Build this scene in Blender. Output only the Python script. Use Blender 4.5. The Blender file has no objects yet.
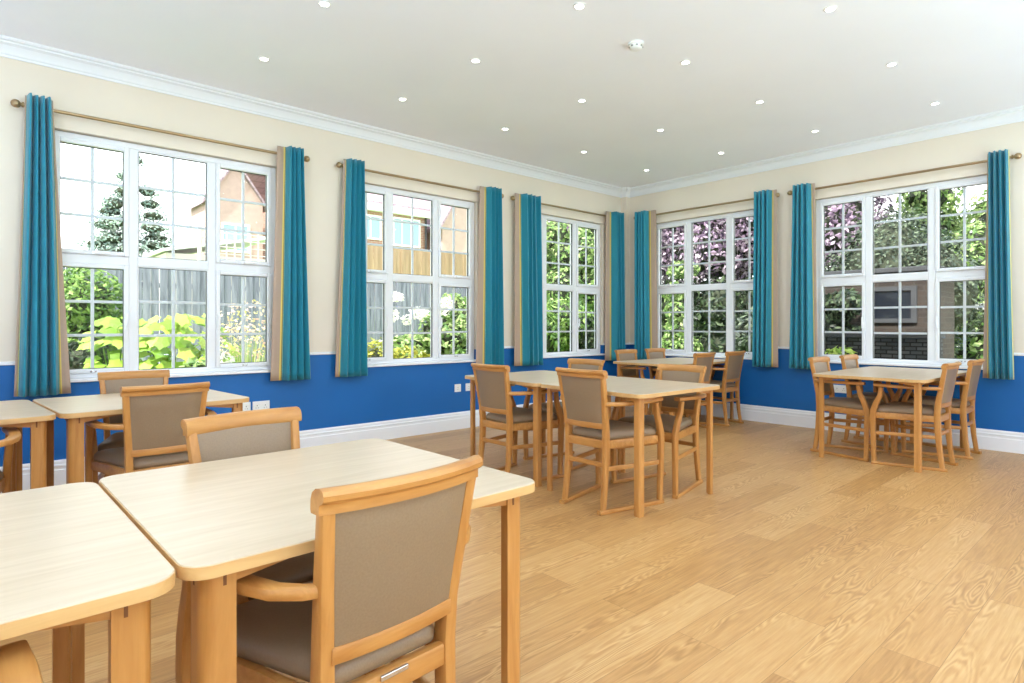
import bpy, bmesh, math, random
import numpy as np
from mathutils import Vector, Matrix

random.seed(7)
SC = bpy.context.scene
COL = SC.collection
PI = math.pi

# ------------------------------------------------------------------ materials
def lin(c):
    r = []
    for x in c[:3]:
        x = x / 255.0
        r.append(x / 12.92 if x <= 0.04045 else ((x + 0.055) / 1.055) ** 2.4)
    return (*r, 1.0)

class NT:
    def __init__(s, name):
        s.m = bpy.data.materials.new(name); s.m.use_nodes = True
        s.t = s.m.node_tree; s.n = s.t.nodes; s.l = s.t.links
        s.b = s.n['Principled BSDF']
    def node(s, kind, **kw):
        nd = s.n.new(kind)
        for k, v in kw.items():
            if k.startswith('i_'):
                nd.inputs[k[2:].replace('_', ' ')].default_value = v
            else:
                setattr(nd, k, v)
        return nd
    def link(s, a, b): s.l.new(a, b)
    def math(s, op, a, b=None):
        nd = s.n.new('ShaderNodeMath'); nd.operation = op
        for i, x in enumerate((a, b)):
            if x is None: continue
            if isinstance(x, (int, float)): nd.inputs[i].default_value = x
            else: s.l.new(x, nd.inputs[i])
        return nd.outputs[0]
    def ramp(s, fac, stops, interp='LINEAR'):
        nd = s.n.new('ShaderNodeValToRGB'); cr = nd.color_ramp; cr.interpolation = interp
        while len(cr.elements) < len(stops): cr.elements.new(0.5)
        for e, (p, c) in zip(cr.elements, stops):
            e.position = p; e.color = lin(c)
        s.l.new(fac, nd.inputs[0]); return nd.outputs[0]
    def coords(s, scale=(1, 1, 1), out='Object'):
        tc = s.n.new('ShaderNodeTexCoord'); mp = s.n.new('ShaderNodeMapping')
        mp.inputs['Scale'].default_value = scale
        s.l.new(tc.outputs[out], mp.inputs[0]); return mp.outputs[0]
    def bump(s, h, strength=0.2, dist=0.01):
        nd = s.n.new('ShaderNodeBump'); nd.inputs['Strength'].default_value = strength
        nd.inputs['Distance'].default_value = dist
        s.l.new(h, nd.inputs['Height']); s.l.new(nd.outputs[0], s.b.inputs['Normal'])

def plain(name, c, rough=0.5, metal=0.0, spec=0.5, var=0.0, scale=6.0):
    k = NT(name); k.b.inputs['Roughness'].default_value = rough
    k.b.inputs['Metallic'].default_value = metal
    k.b.inputs['Specular IOR Level'].default_value = spec
    if var:
        nz = k.node('ShaderNodeTexNoise', i_Scale=scale, i_Detail=4.0)
        k.link(k.coords(), nz.inputs['Vector'])
        lo = tuple(max(0, x * (1 - var)) for x in c); hi = tuple(min(255, x * (1 + var)) for x in c)
        k.link(k.ramp(nz.outputs['Fac'], [(0.3, lo), (0.7, hi)]), k.b.inputs['Base Color'])
    else:
        k.b.inputs['Base Color'].default_value = lin(c)
    return k.m

def wood(name, c1, c2, axis, rough=0.38, fine=28.0):
    k = NT(name); k.b.inputs['Roughness'].default_value = rough
    sc = [fine, fine, fine]; sc[axis] = fine * 0.09
    nz = k.node('ShaderNodeTexNoise', i_Scale=1.0, i_Detail=5.0, i_Roughness=0.6, i_Distortion=0.6)
    k.link(k.coords(tuple(sc)), nz.inputs['Vector'])
    col = k.ramp(nz.outputs['Fac'], [(0.28, c2), (0.72, c1)])
    k.link(col, k.b.inputs['Base Color'])
    return k.m

OAK1, OAK2 = (200, 145, 80), (170, 112, 52)
M = {}
for ax, nm in enumerate('xyz'):
    M['oak_' + nm] = wood('oak_grain_' + nm, OAK1, OAK2, ax)
M['top'] = wood('pale_maple_laminate', (207, 186, 160), (192, 169, 139), 0, 0.32, 40)
M['edge'] = wood('maple_edge_lipping', (213, 172, 116), (199, 155, 98), 0, 0.4, 40)
M['tenon'] = plain('dark_tenon_slot', (120, 74, 36), 0.6)

k = NT('taupe_vinyl'); k.b.inputs['Roughness'].default_value = 0.42
nz = k.node('ShaderNodeTexNoise', i_Scale=220.0, i_Detail=3.0)
k.link(k.coords(), nz.inputs['Vector'])
k.link(k.ramp(nz.outputs['Fac'], [(0.3, (134, 111, 86)), (0.7, (141, 118, 93))]), k.b.inputs['Base Color'])
k.bump(nz.outputs['Fac'], 0.08, 0.002); M['vinyl'] = k.m

M['upvc'] = plain('white_window_plastic', (232, 233, 236), 0.35)
M['gasket'] = plain('black_rubber_gasket', (38, 40, 44), 0.7)
M['muntin'] = plain('white_glazing_bar', (212, 215, 220), 0.4)
M['paint_white'] = plain('white_gloss_paint', (238, 239, 242), 0.35)
M['cornice'] = plain('white_cornice_paint', (236, 238, 242), 0.6)
M['cream'] = plain('cream_wall_paint', (230, 218, 201), 0.75, var=0.012, scale=1.5)
M['blue'] = plain('blue_wall_paint', (0, 98, 172), 0.55, var=0.03, scale=1.2)
M['ceil'] = plain('white_ceiling_paint', (244, 245, 250), 0.85, var=0.01, scale=0.8)
M['brass'] = plain('aged_brass_metal', (176, 152, 118), 0.32, 1.0)
M['chrome'] = plain('brushed_chrome_metal', (205, 205, 208), 0.25, 1.0)
M['socket'] = plain('white_socket_plastic', (240, 240, 238), 0.3)
M['dark'] = plain('dark_slot_plastic', (40, 40, 42), 0.5)

k = NT('window_glass')
for nd in list(k.n):
    if nd.type != 'OUTPUT_MATERIAL': k.n.remove(nd)
tr = k.n.new('ShaderNodeBsdfTransparent'); tr.inputs[0].default_value = (0.97, 0.985, 0.98, 1)
gl = k.n.new('ShaderNodeBsdfGlossy'); gl.inputs['Roughness'].default_value = 0.02
fr = k.n.new('ShaderNodeFresnel'); fr.inputs[0].default_value = 1.18
mx = k.n.new('ShaderNodeMixShader'); k.link(fr.outputs[0], mx.inputs[0])
k.link(tr.outputs[0], mx.inputs[1]); k.link(gl.outputs[0], mx.inputs[2])
k.link(mx.outputs[0], k.n['Material Output'].inputs[0]); M['glass'] = k.m

k = NT('downlight_glow'); k.b.inputs['Base Color'].default_value = (1, 1, 1, 1)
k.b.inputs['Emission Color'].default_value = (1, 0.97, 0.92, 1); k.b.inputs['Emission Strength'].default_value = 14.0
M['glow'] = k.m

# curtain cloth: teal with stripes along both edges; the UV map holds metres from either edge
k = NT('teal_curtain_cloth'); k.b.inputs['Roughness'].default_value = 0.62
k.b.inputs['Sheen Weight'].default_value = 0.25
uv = k.node('ShaderNodeUVMap'); sp = k.node('ShaderNodeSeparateXYZ'); k.link(uv.outputs[0], sp.inputs[0])
d = k.math('MINIMUM', sp.outputs[0], sp.outputs[1])
TEAL = (16, 132, 156)
st = [(0.0, (178, 152, 132)), (0.075, (226, 198, 96)), (0.092, (120, 96, 60)), (0.098, (150, 176, 120)), (0.108, (236, 212, 116)), (0.118, TEAL)]
cc = k.ramp(d, st, 'CONSTANT')
nz = k.node('ShaderNodeTexNoise', i_Scale=60.0, i_Detail=2.0)
k.link(k.coords((1, 1, 3)), nz.inputs['Vector'])
hs = k.node('ShaderNodeHueSaturation'); k.link(cc, hs.inputs['Color'])
k.link(k.math('ADD', k.math('MULTIPLY', nz.outputs['Fac'], 0.12), 0.94), hs.inputs['Value'])
k.link(hs.outputs[0], k.b.inputs['Base Color']); M['curtain'] = k.m

# oak plank floor
k = NT('oak_plank_floor')
tc = k.n.new('ShaderNodeTexCoord')
br = k.node('ShaderNodeTexBrick', offset=0.37, offset_frequency=2)
br.inputs['Scale'].default_value = 1.0; br.inputs['Brick Width'].default_value = 1.22
br.inputs['Row Height'].default_value = 0.182; br.inputs['Mortar Size'].default_value = 0.0009
br.inputs['Mortar Smooth'].default_value = 0.0; br.inputs['Bias'].default_value = 0.0
br.inputs['Color1'].default_value = (0, 0, 0, 1); br.inputs['Color2'].default_value = (1, 1, 1, 1)
br.inputs['Mortar'].default_value = (0.5, 0.5, 0.5, 1)
k.link(tc.outputs['Object'], br.inputs['Vector'])
rnd = k.node('ShaderNodeSeparateColor'); k.link(br.outputs['Color'], rnd.inputs[0]); R = rnd.outputs[0]
sp = k.node('ShaderNodeSeparateXYZ'); k.link(tc.outputs['Object'], sp.inputs[0])
cmb = k.node('ShaderNodeCombineXYZ')
k.link(k.math('ADD', k.math('MULTIPLY', sp.outputs[0], 1.3), k.math('MULTIPLY', R, 37.0)), cmb.inputs[0])
k.link(k.math('MULTIPLY', sp.outputs[1], 9.0), cmb.inputs[1]); k.link(k.math('MULTIPLY', R, 11.0), cmb.inputs[2])
n1 = k.node('ShaderNodeTexNoise', i_Scale=1.0, i_Detail=2.5, i_Roughness=0.45); k.link(cmb.outputs[0], n1.inputs['Vector'])
rings = k.math('SINE', k.math('ADD', k.math('MULTIPLY', n1.outputs['Fac'], 140.0), k.math('MULTIPLY', sp.outputs[1], 110.0)))
cmb2 = k.node('ShaderNodeCombineXYZ')
k.link(k.math('ADD', k.math('MULTIPLY', sp.outputs[0], 4.0), k.math('MULTIPLY', R, 51.0)), cmb2.inputs[0])
k.link(k.math('MULTIPLY', sp.outputs[1], 70.0), cmb2.inputs[1])
n2 = k.node('ShaderNodeTexNoise', i_Scale=1.0, i_Detail=5.0, i_Roughness=0.62); k.link(cmb2.outputs[0], n2.inputs['Vector'])
n3 = k.node('ShaderNodeTexNoise', i_Scale=1.2, i_Detail=1.0); k.link(cmb.outputs[0], n3.inputs['Vector'])
mask = k.node('ShaderNodeMapRange'); k.link(n3.outputs['Fac'], mask.inputs[0])
mask.inputs[1].default_value = 0.45; mask.inputs[2].default_value = 0.66
g = k.math('ADD', k.math('MULTIPLY', k.math('MULTIPLY', rings, 0.17), mask.outputs[0]), k.math('MULTIPLY', k.math('SUBTRACT', n2.outputs['Fac'], 0.5), 0.75))
g = k.math('ADD', g, k.math('MULTIPLY', k.math('SUBTRACT', R, 0.5), 0.28))
g = k.math('ADD', g, 0.5)
colr = k.ramp(g, [(0.10, (148, 102, 54)), (0.5, (192, 144, 88)), (0.90, (216, 176, 122))])
mixn = k.node('ShaderNodeMix', data_type='RGBA'); k.link(br.outputs['Fac'], mixn.inputs[0])
k.link(colr, mixn.inputs[6]); mixn.inputs[7].default_value = lin((150, 108, 62))
k.link(mixn.outputs[2], k.b.inputs['Base Color'])
k.b.inputs['Roughness'].default_value = 0.36
k.b.inputs['Specular IOR Level'].default_value = 0.45
k.bump(g, 0.06, 0.003); M['floor'] = k.m

def leafmat(name, cols, rough=0.5, trans=0.3):
    k = NT(name); ge = k.n.new('ShaderNodeNewGeometry')
    n = len(cols)
    c = k.ramp(ge.outputs['Random Per Island'], [((i + 0.5) / n, x) for i, x in enumerate(cols)])
    k.link(c, k.b.inputs['Base Color']); k.b.inputs['Roughness'].default_value = rough
    tl = k.n.new('ShaderNodeBsdfTranslucent'); k.link(c, tl.inputs[0])
    mx = k.n.new('ShaderNodeMixShader'); mx.inputs[0].default_value = trans
    k.link(k.b.outputs[0], mx.inputs[1]); k.link(tl.outputs[0], mx.inputs[2])
    k.link(mx.outputs[0], k.n['Material Output'].inputs[0]); return k.m

def brick(name, c1, c2, mortar, w=0.23, h=0.075):
    k = NT(name); k.b.inputs['Roughness'].default_value = 0.85
    tc = k.n.new('ShaderNodeTexCoord'); sp = k.node('ShaderNodeSeparateXYZ'); k.link(tc.outputs['Object'], sp.inputs[0])
    cm = k.node('ShaderNodeCombineXYZ'); k.link(k.math('ADD', sp.outputs[0], sp.outputs[1]), cm.inputs[0]); k.link(sp.outputs[2], cm.inputs[1])
    b = k.node('ShaderNodeTexBrick'); k.link(cm.outputs[0], b.inputs['Vector'])
    b.inputs['Scale'].default_value = 1; b.inputs['Brick Width'].default_value = w; b.inputs['Row Height'].default_value = h
    b.inputs['Mortar Size'].default_value = 0.008
    b.inputs['Color1'].default_value = lin(c1); b.inputs['Color2'].default_value = lin(c2); b.inputs['Mortar'].default_value = lin(mortar)
    k.link(b.outputs['Color'], k.b.inputs['Base Color']); return k.m

M['brick'] = brick('red_brick', (150, 106, 92), (172, 126, 110), (180, 168, 158))
M['brick2'] = brick('shade_toned_brick', (48, 41, 38), (64, 54, 48), (66, 62, 58))  # darkened: the yew's shade is put into the brick colour
M['roof'] = brick('roof_tiles', (150, 130, 142), (172, 150, 160), (110, 96, 104), 0.26, 0.2)
M['stone'] = brick('dark_slate_stone', (50, 54, 60), (82, 84, 88), (26, 28, 32), 0.13, 0.05)
M['render'] = plain('pale_pink_render', (184, 158, 152), 0.8, var=0.03)
M['rendercream'] = plain('cream_render', (232, 214, 186), 0.8, var=0.03)
M['greywood'] = wood('weathered_fence_board', (150, 153, 168), (88, 92, 108), 2, 0.8, 18)
M['tanwood'] = wood('tan_fence_board', (178, 152, 124), (152, 126, 98), 2, 0.8, 14)
M['bark'] = plain('brown_bark', (86, 66, 50), 0.9, var=0.2)
M['twigs'] = plain('shrub_twigs', (52, 58, 44), 0.9, var=0.3, scale=12)
M['trellis'] = plain('pale_trellis_wood', (214, 206, 200), 0.7)
M['slab'] = plain('pale_paving', (206, 198, 184), 0.85, var=0.06)
M['coping'] = plain('grey_coping_stone', (66, 68, 72), 0.8, var=0.05)
M['shed'] = plain('pale_felt_roof', (226, 228, 230), 0.8)
M['houseglass'] = plain('pale_house_window_glass', (150, 176, 198), 0.1)
M['darkglass'] = plain('dark_window_glass', (34, 38, 46), 0.08)
k = NT('lawn_grass'); k.b.inputs['Roughness'].default_value = 0.9
nz = k.node('ShaderNodeTexNoise', i_Scale=9.0, i_Detail=6.0); k.link(k.coords(), nz.inputs['Vector'])
k.link(k.ramp(nz.outputs['Fac'], [(0.3, (106, 150, 66)), (0.7, (158, 190, 104))]), k.b.inputs['Base Color']); M['lawn'] = k.m

# ------------------------------------------------------------------ mesh helpers
class MB:
    def __init__(s): s.v = []; s.f = []; s.mi = []; s.cur = 0
    def add(s, vs, fs, mi=None):
        o = len(s.v); s.v += [tuple(p) for p in vs]
        for f in fs: s.f.append([i + o for i in f]); s.mi.append(s.cur if mi is None else mi)
        return s
    def box(s, a, b, mi=None, c=0.0):
        (x0, y0, z0), (x1, y1, z1) = a, b
        if c <= 0:
            vs = [(x0,y0,z0),(x1,y0,z0),(x1,y1,z0),(x0,y1,z0),(x0,y0,z1),(x1,y0,z1),(x1,y1,z1),(x0,y1,z1)]
            return s.add(vs, [(0,3,2,1),(4,5,6,7),(0,1,5,4),(1,2,6,5),(2,3,7,6),(3,0,4,7)], mi)
        bm = bmesh.new(); bmesh.ops.create_cube(bm, size=1)
        for v in bm.verts:
            v.co = Vector(((x0+x1)/2 + v.co.x*(x1-x0), (y0+y1)/2 + v.co.y*(y1-y0), (z0+z1)/2 + v.co.z*(z1-z0)))
        bmesh.ops.bevel(bm, geom=bm.edges[:], offset=c, segments=2, profile=0.5, affect='EDGES')
        bm.verts.index_update()
        s.add([v.co[:] for v in bm.verts], [[v.index for v in f.verts] for f in bm.faces], mi); bm.free(); return s
    def loft(s, rings, closed=True, cap=True, mi=None):
        n = len(rings[0]); vs = [p for r in rings for p in r]; fs = []
        for i in range(len(rings) - 1):
            for j in range(n if closed else n - 1):
                a, b = i*n + j, i*n + (j+1) % n
                fs.append((a, b, b + n, a + n))
        if cap and closed:
            fs.append(tuple(reversed(range(n)))); fs.append(tuple((len(rings)-1)*n + j for j in range(n)))
        return s.add(vs, fs, mi)
    def sweep(s, path, w, h, ref=(0, 0, 1), c=0.006, mi=None, ws=None, hs=None):
        """rounded-rectangle bar along a path; w along the horizontal of the frame, h along ref"""
        P = [Vector(p) for p in path]; ref = Vector(ref); rings = []
        for i, p in enumerate(P):
            t = (P[min(i+1, len(P)-1)] - P[max(i-1, 0)]).normalized()
            a = t.cross(ref).normalized(); b = a.cross(t).normalized()
            W = (ws[i] if ws else w) / 2; H = (hs[i] if hs else h) / 2; cc = min(c, W*0.9, H*0.9); q = cc * 0.3
            pr = [(W-cc,-H),(W-q,-H+q),(W,-H+cc),(W,H-cc),(W-q,H-q),(W-cc,H),(-W+cc,H),(-W+q,H-q),(-W,H-cc),(-W,-H+cc),(-W+q,-H+q),(-W+cc,-H)]
            rings.append([p + a*x + b*y for x, y in pr])
        return s.loft(rings, mi=mi)
    def tube(s, path, r, n=10, mi=None):
        P = [Vector(p) for p in path]; rings = []
        for i, p in enumerate(P):
            t = (P[min(i+1, len(P)-1)] - P[max(i-1, 0)]).normalized()
            ref = Vector((0, 0, 1)) if abs(t.z) < 0.9 else Vector((1, 0, 0))
            a = t.cross(ref).normalized(); b = a.cross(t)
            rr = r[i] if isinstance(r, (list, tuple)) else r
            rings.append([p + a*rr*math.cos(2*PI*j/n) + b*rr*math.sin(2*PI*j/n) for j in range(n)])
        return s.loft(rings, mi=mi)
    def lathe(s, prof, c, axis='z', n=20, mi=None):
        rings = []
        for r, h in prof:
            ring = []
            for j in range(n):
                x, y = r*math.cos(2*PI*j/n), r*math.sin(2*PI*j/n)
                ring.append({'z': (c[0]+x, c[1]+y, c[2]+h), 'x': (c[0]+h, c[1]+x, c[2]+y), 'y': (c[0]+y, c[1]+h, c[2]+x)}[axis])
            rings.append(ring)
        return s.loft(rings, mi=mi)
    def prism(s, poly, z0, z1, mi=None):
        return s.loft([[(x, y, z0) for x, y in poly], [(x, y, z1) for x, y in poly]], mi=mi)

def fix(me):
    bm = bmesh.new(); bm.from_mesh(me); bmesh.ops.recalc_face_normals(bm, faces=bm.faces); bm.to_mesh(me); bm.free()

def obj(name, mb, mats, parent=None, smooth=False, loc=None, rot=None):
    me = bpy.data.meshes.new(name); me.from_pydata(mb.v, [], mb.f)
    if not isinstance(mats, (list, tuple)): mats = [mats]
    for m in mats: me.materials.append(m)
    for p, i in zip(me.polygons, mb.mi): p.material_index = i
    fix(me)
    if smooth:
        for p in me.polygons: p.use_smooth = True
        try: me.set_sharp_from_angle(angle=math.radians(smooth if smooth is not True else 40))
        except Exception: pass
    o = bpy.data.objects.new(name, me); COL.objects.link(o)
    if parent: o.parent = parent
    if loc: o.location = loc
    if rot is not None: o.rotation_euler = (0, 0, rot)
    return o

def tag(o, label=None, cat=None, group=None, kind=None):
    if label: o['label'] = label
    if cat: o['category'] = cat
    if group: o['group'] = group
    if kind: o['kind'] = kind
    return o

def thing(name, label, cat, loc=(0, 0, 0), rz=0.0, group=None, kind=None):
    o = bpy.data.objects.new(name, None); COL.objects.link(o); o.empty_display_size = 0.1
    o.location = loc; o.rotation_euler = (0, 0, rz)
    return tag(o, label, cat, group, kind)

def struct(name, mb, mats, label, cat, **kw):
    return tag(obj(name, mb, mats, **kw), label, cat, kind='structure')

def dup(root, loc, rz, label):
    r = root.copy(); COL.objects.link(r); r.location = loc; r.rotation_euler = (0, 0, rz); r['label'] = label
    for ch in list(root.children):
        c = ch.copy(); COL.objects.link(c); c.parent = r
        for g in list(ch.children):
            q = g.copy(); COL.objects.link(q); q.parent = c
    return r

# ------------------------------------------------------------------ room shell
U, V, H = 7.0745, 5.417, 3.12         # right wall plane x=U, left wall plane y=V
UB, VB = -2.6, -2.6                   # walls behind the camera
BLUE_TOP, OZ0, OZ1 = 0.885, 0.745, 2.585
WW = 1.64
WIN_L = [0.40, 2.68, 4.94]            # first edge of each window along the left wall
WIN_R = [4.93, 2.765]                 # first edge (y) of each window along the right wall

def cell_wall(xs, zs, hole, t, outer=2):
    mb = MB(); nx, nz = len(xs)-1, len(zs)-1
    full = lambda i, j: 0 <= i < nx and 0 <= j < nz and not hole((xs[i]+xs[i+1])/2, (zs[j]+zs[j+1])/2)
    for i in range(nx):
        for j in range(nz):
            if not full(i, j): continue
            a, b, c, d = xs[i], xs[i+1], zs[j], zs[j+1]
            mi = 1 if (c+d)/2 < BLUE_TOP else 0
            mb.add([(a,0,c),(b,0,c),(b,0,d),(a,0,d)], [(0,1,2,3)], mi)
            mb.add([(a,t,c),(b,t,c),(b,t,d),(a,t,d)], [(3,2,1,0)], outer)
            for (di, dj, q) in ((-1,0,[(a,0,c),(a,t,c),(a,t,d),(a,0,d)]),(1,0,[(b,0,c),(b,t,c),(b,t,d),(b,0,d)]),(0,-1,[(a,0,c),(b,0,c),(b,t,c),(a,t,c)]),(0,1,[(a,0,d),(b,0,d),(b,t,d),(a,t,d)])):
                if not full(i+di, j+dj): mb.add(q, [(0,1,2,3)], mi)
    return mb
def weld(o):
    bm = bmesh.new(); bm.from_mesh(o.data); bmesh.ops.remove_doubles(bm, verts=bm.verts, dist=1e-4)
    bmesh.ops.recalc_face_normals(bm, faces=bm.faces); bm.to_mesh(o.data); bm.free()

def openings(list_x):
    return lambda x, z: OZ0 < z < OZ1 and any(a - 0.01 < x < a + WW + 0.01 for a in list_x)
zs = [0, OZ0, BLUE_TOP, OZ1, H]
xs = sorted([UB, U + 0.15] + [e for a in WIN_L for e in (a - 0.01, a + WW + 0.01)])
w = struct('wall_left', cell_wall(xs, zs, openings(WIN_L), 0.15), [M['cream'], M['blue'], M['brick']], 'cream wall with blue lower part and three windows', 'wall', loc=(0, V, 0)); weld(w)
loc_r = [V - a for a in WIN_R]
xs = sorted([0, V - VB] + [e for a in loc_r for e in (a - 0.01, a + WW + 0.01)])
w = struct('wall_right', cell_wall(xs, zs, openings(loc_r), 0.15), [M['cream'], M['blue'], M['brick']], 'cream wall with blue lower part and two windows', 'wall', loc=(U, V, 0), rot=-PI/2); weld(w)
# the two walls behind the viewpoint; the long one has an opening added for daylight
w = struct('wall_back', cell_wall([0, 1.6, 8.0, U - UB], [0, 0.02, BLUE_TOP, 2.55, H], lambda x, z: 1.6 < x < 8.0 and 0.02 < z < 2.55, 0.3), [M['cream'], M['blue'], M['brick']], 'wall with a wide opening added to let daylight in', 'wall', loc=(U, VB, 0), rot=PI); weld(w)
w = struct('wall_side', cell_wall([-0.3, V - VB + 0.0], [0, BLUE_TOP, H], lambda x, z: False, 0.3), [M['cream'], M['blue'], M['brick']], 'plain cream and blue end wall', 'wall', loc=(UB, VB, 0), rot=PI/2); weld(w)
CB = 0.085
struct('wall_corner', MB().box((U - CB, V - CB, BLUE_TOP), (U, V, H)).box((U - CB, V - CB, 0), (U, V, BLUE_TOP), 1), [M['cream'], M['blue']], 'slim boxed pipe casing in the corner of the room', 'wall')
struct('floor', MB().box((UB, VB, -0.1), (U, V, 0)), M['floor'], 'light oak plank floor', 'floor')
struct('ceiling', MB().box((UB - 0.3, VB - 0.3, H), (U + 0.3, V + 0.3, H + 0.25)), M['ceil'], 'smooth white ceiling', 'ceiling')

PATH = [(UB, V), (U - CB, V), (U - CB, V - CB), (U, V - CB), (U, VB)]
def moulding(prof, i0, i1):
    nrm = []
    for a, b in zip(PATH[:-1], PATH[1:]):
        dx, dy = b[0]-a[0], b[1]-a[1]; L = math.hypot(dx, dy); nrm.append((dy/L, -dx/L))
    offs = []
    for i in range(len(PATH)):
        n1 = nrm[max(i-1, 0)]; n2 = nrm[min(i, len(nrm)-1)]; dt = 1 + n1[0]*n2[0] + n1[1]*n2[1]
        offs.append(((n1[0]+n2[0])/dt, (n1[1]+n2[1])/dt))
    return MB().loft([[(PATH[i][0] + offs[i][0]*p, PATH[i][1] + offs[i][1]*p, z) for p, z in prof] for i in range(i0, i1+1)])
BASE = [(0,0),(0.022,0),(0.022,0.118),(0.017,0.124),(0.017,0.140),(0.020,0.143),(0.020,0.152),(0.012,0.160),(0.012,0.176),(0.006,0.190),(0,0.190)]
struct('baseboard_left', moulding(BASE, 0, 2), M['paint_white'], 'tall white stepped skirting board below the three windows', 'baseboard')
struct('baseboard_right', moulding(BASE, 2, 4), M['paint_white'], 'tall white stepped skirting board below the two windows', 'baseboard')
CORN = [(0,H),(0,3.008),(0.012,3.008),(0.014,3.022),(0.022,3.030),(0.03,3.052),(0.052,3.078),(0.076,3.088),(0.078,3.098),(0.098,3.102),(0.104,3.112),(0.104,H)]
struct('trim_1', moulding(CORN, 0, 2), M['cornice'], 'white moulded cornice above the three windows', 'cornice', smooth=25)
struct('trim_2', moulding(CORN, 2, 4), M['cornice'], 'white moulded cornice above the two windows', 'cornice', smooth=25)
n = 3
def dado(a, b, wall):
    global n
    pr = [(0,0.885),(0.010,0.885),(0.014,0.890),(0.014,0.899),(0.009,0.903),(0.009,0.908),(0,0.911)]
    if wall == 'L': rings = [[(x, V - p, z) for p, z in pr] for x in (a, b)]
    else: rings = [[(U - p, y, z) for p, z in pr] for y in (a, b)]
    struct('trim_%d' % n, MB().loft(rings), M['paint_white'], 'slim white dado rail', 'dado rail'); n += 1
dado(UB, 0.39, 'L'); dado(2.05, 2.67, 'L'); dado(4.33, 4.93, 'L'); dado(6.59, U - CB, 'L')
struct('trim_%d' % n, MB().loft([[(U - CB - p if s == 1 else (U if s == 2 else U - CB - p), V - CB - p if s else V, z) for p, z in [(0,0.885),(0.012,0.885),(0.012,0.903),(0,0.911)]] for s in (0, 1, 2)]), M['paint_white'], 'slim white dado rail around the corner casing', 'dado rail'); n += 1
dado(V - CB, 4.94, 'R'); dado(3.28, 2.775, 'R'); dado(1.115, VB, 'R')

# ------------------------------------------------------------------ windows
FD = 0.065
def window(name, label, loc, rz, handles):
    t = thing(name, label, 'window', loc, rz, kind='structure')
    Z0, Z1, T0, T1 = 0.768, 2.58, 1.625, 1.692
    e = 0.045
    fr = MB()
    for a, b in (((0,0,Z0),(e,FD,Z1)),((WW-e,0,Z0),(WW,FD,Z1)),((e,0,Z0),(WW-e,FD,Z0+0.034)),((e,0,Z1-e),(WW-e,FD,Z1)),
                 ((0.505,0.0,Z0+0.034),(0.565,FD,Z1-e)),((1.075,0.0,Z0+0.034),(1.135,FD,Z1-e)),
                 ((e,0.001,T0),(0.505,FD,T1)),((0.565,0.001,T0),(1.075,FD,T1)),((1.135,0.001,T0),(WW-e,FD,T1))):
        fr.box(a, b, c=0.005)
    obj('frame', fr, M['upvc'], t)
    cols = [(e, 0.505, True), (0.565, 1.075, False), (1.135, WW - e, True)]
    rows = [(Z0 + 0.034, T0), (T1, Z1 - e)]
    for ci, (x0, x1, op) in enumerate(cols):
        for ri, (z0, z1) in enumerate(rows):
            if op:
                s = 0.032
                m = MB()
                for a, b in (((x0,-0.014,z0),(x0+s,0.05,z1)),((x1-s,-0.014,z0),(x1,0.05,z1)),((x0+s,-0.014,z0),(x1-s,0.05,z0+s)),((x0+s,-0.014,z1-s),(x1-s,0.05,z1))):
                    m.box(a, b, c=0.006)
                sash = obj('sash', m, M['upvc'], t); par = sash
            else:
                s = 0.008; par = t
                m = MB()
                for a, b in (((x0,0.008,z0),(x0+s,0.05,z1)),((x1-s,0.008,z0),(x1,0.05,z1)),((x0+s,0.008,z0),(x1-s,0.05,z0+s)),((x0+s,0.008,z1-s),(x1-s,0.05,z1))):
                    m.box(a, b)
                obj('glazing_bead', m, M['upvc'], t)
            gx0, gx1, gz0, gz1 = x0+s, x1-s, z0+s, z1-s
            m = MB(); q = 0.004
            for a, b in (((gx0,0.012,gz0),(gx0+q,0.03,gz1)),((gx1-q,0.012,gz0),(gx1,0.03,gz1)),((gx0+q,0.012,gz0),(gx1-q,0.03,gz0+q)),((gx0+q,0.012,gz1-q),(gx1-q,0.03,gz1))):
                m.box(a, b)
            obj('gasket', m, M['gasket'], par)
            m = MB(); xm = (gx0+gx1)/2; b = 0.0105
            for i in (1, 2):
                zz = gz0 + (gz1-gz0)*i/3; m.box((gx0, 0.022, zz-b), (xm-b, 0.034, zz+b)).box((xm+b, 0.022, zz-b), (gx1, 0.034, zz+b))
            m.box((xm-b, 0.0215, gz0), (xm+b, 0.0345, gz1)); obj('glazing_bar', m, M['muntin'], par)
            obj('pane', MB().add([(gx0,0.019,gz0),(gx1,0.019,gz0),(gx1,0.019,gz1),(gx0,0.019,gz1)], [(0,1,2,3)]), M['glass'], par)
    for (hx, hz, vert) in handles:
        m = MB()
        if vert: m.box((hx-0.012,-0.03,hz-0.03),(hx+0.012,-0.013,hz+0.03), c=0.004).box((hx-0.008,-0.048,hz-0.005),(hx+0.008,-0.034,hz+0.09), c=0.005).box((hx-0.006,-0.045,hz-0.006),(hx+0.006,-0.025,hz+0.008))
        else: m.box((hx-0.03,-0.03,hz-0.012),(hx+0.03,-0.013,hz+0.012), c=0.004).box((hx-0.005,-0.048,hz-0.008),(hx+0.09,-0.034,hz+0.008), c=0.005).box((hx-0.006,-0.045,hz-0.006),(hx+0.008,-0.025,hz+0.006))
        obj('handle', m, M['paint_white'], t)
    for x0, x1, op in cols:
        if op:
            xm = (x0+x1)/2
            obj('stay_catch', MB().box((xm-0.02,-0.026,Z0+0.04),(xm-0.008,-0.013,Z0+0.055), c=0.003).box((xm+0.008,-0.026,Z0+0.04),(xm+0.02,-0.013,Z0+0.055), c=0.003), M['chrome'], t)
    obj('sill', MB().box((-0.005, -0.078, 0.745), (WW+0.005, FD+0.02, 0.7675), c=0.004), M['paint_white'], t)
    return t
REC = 0.045
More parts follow.
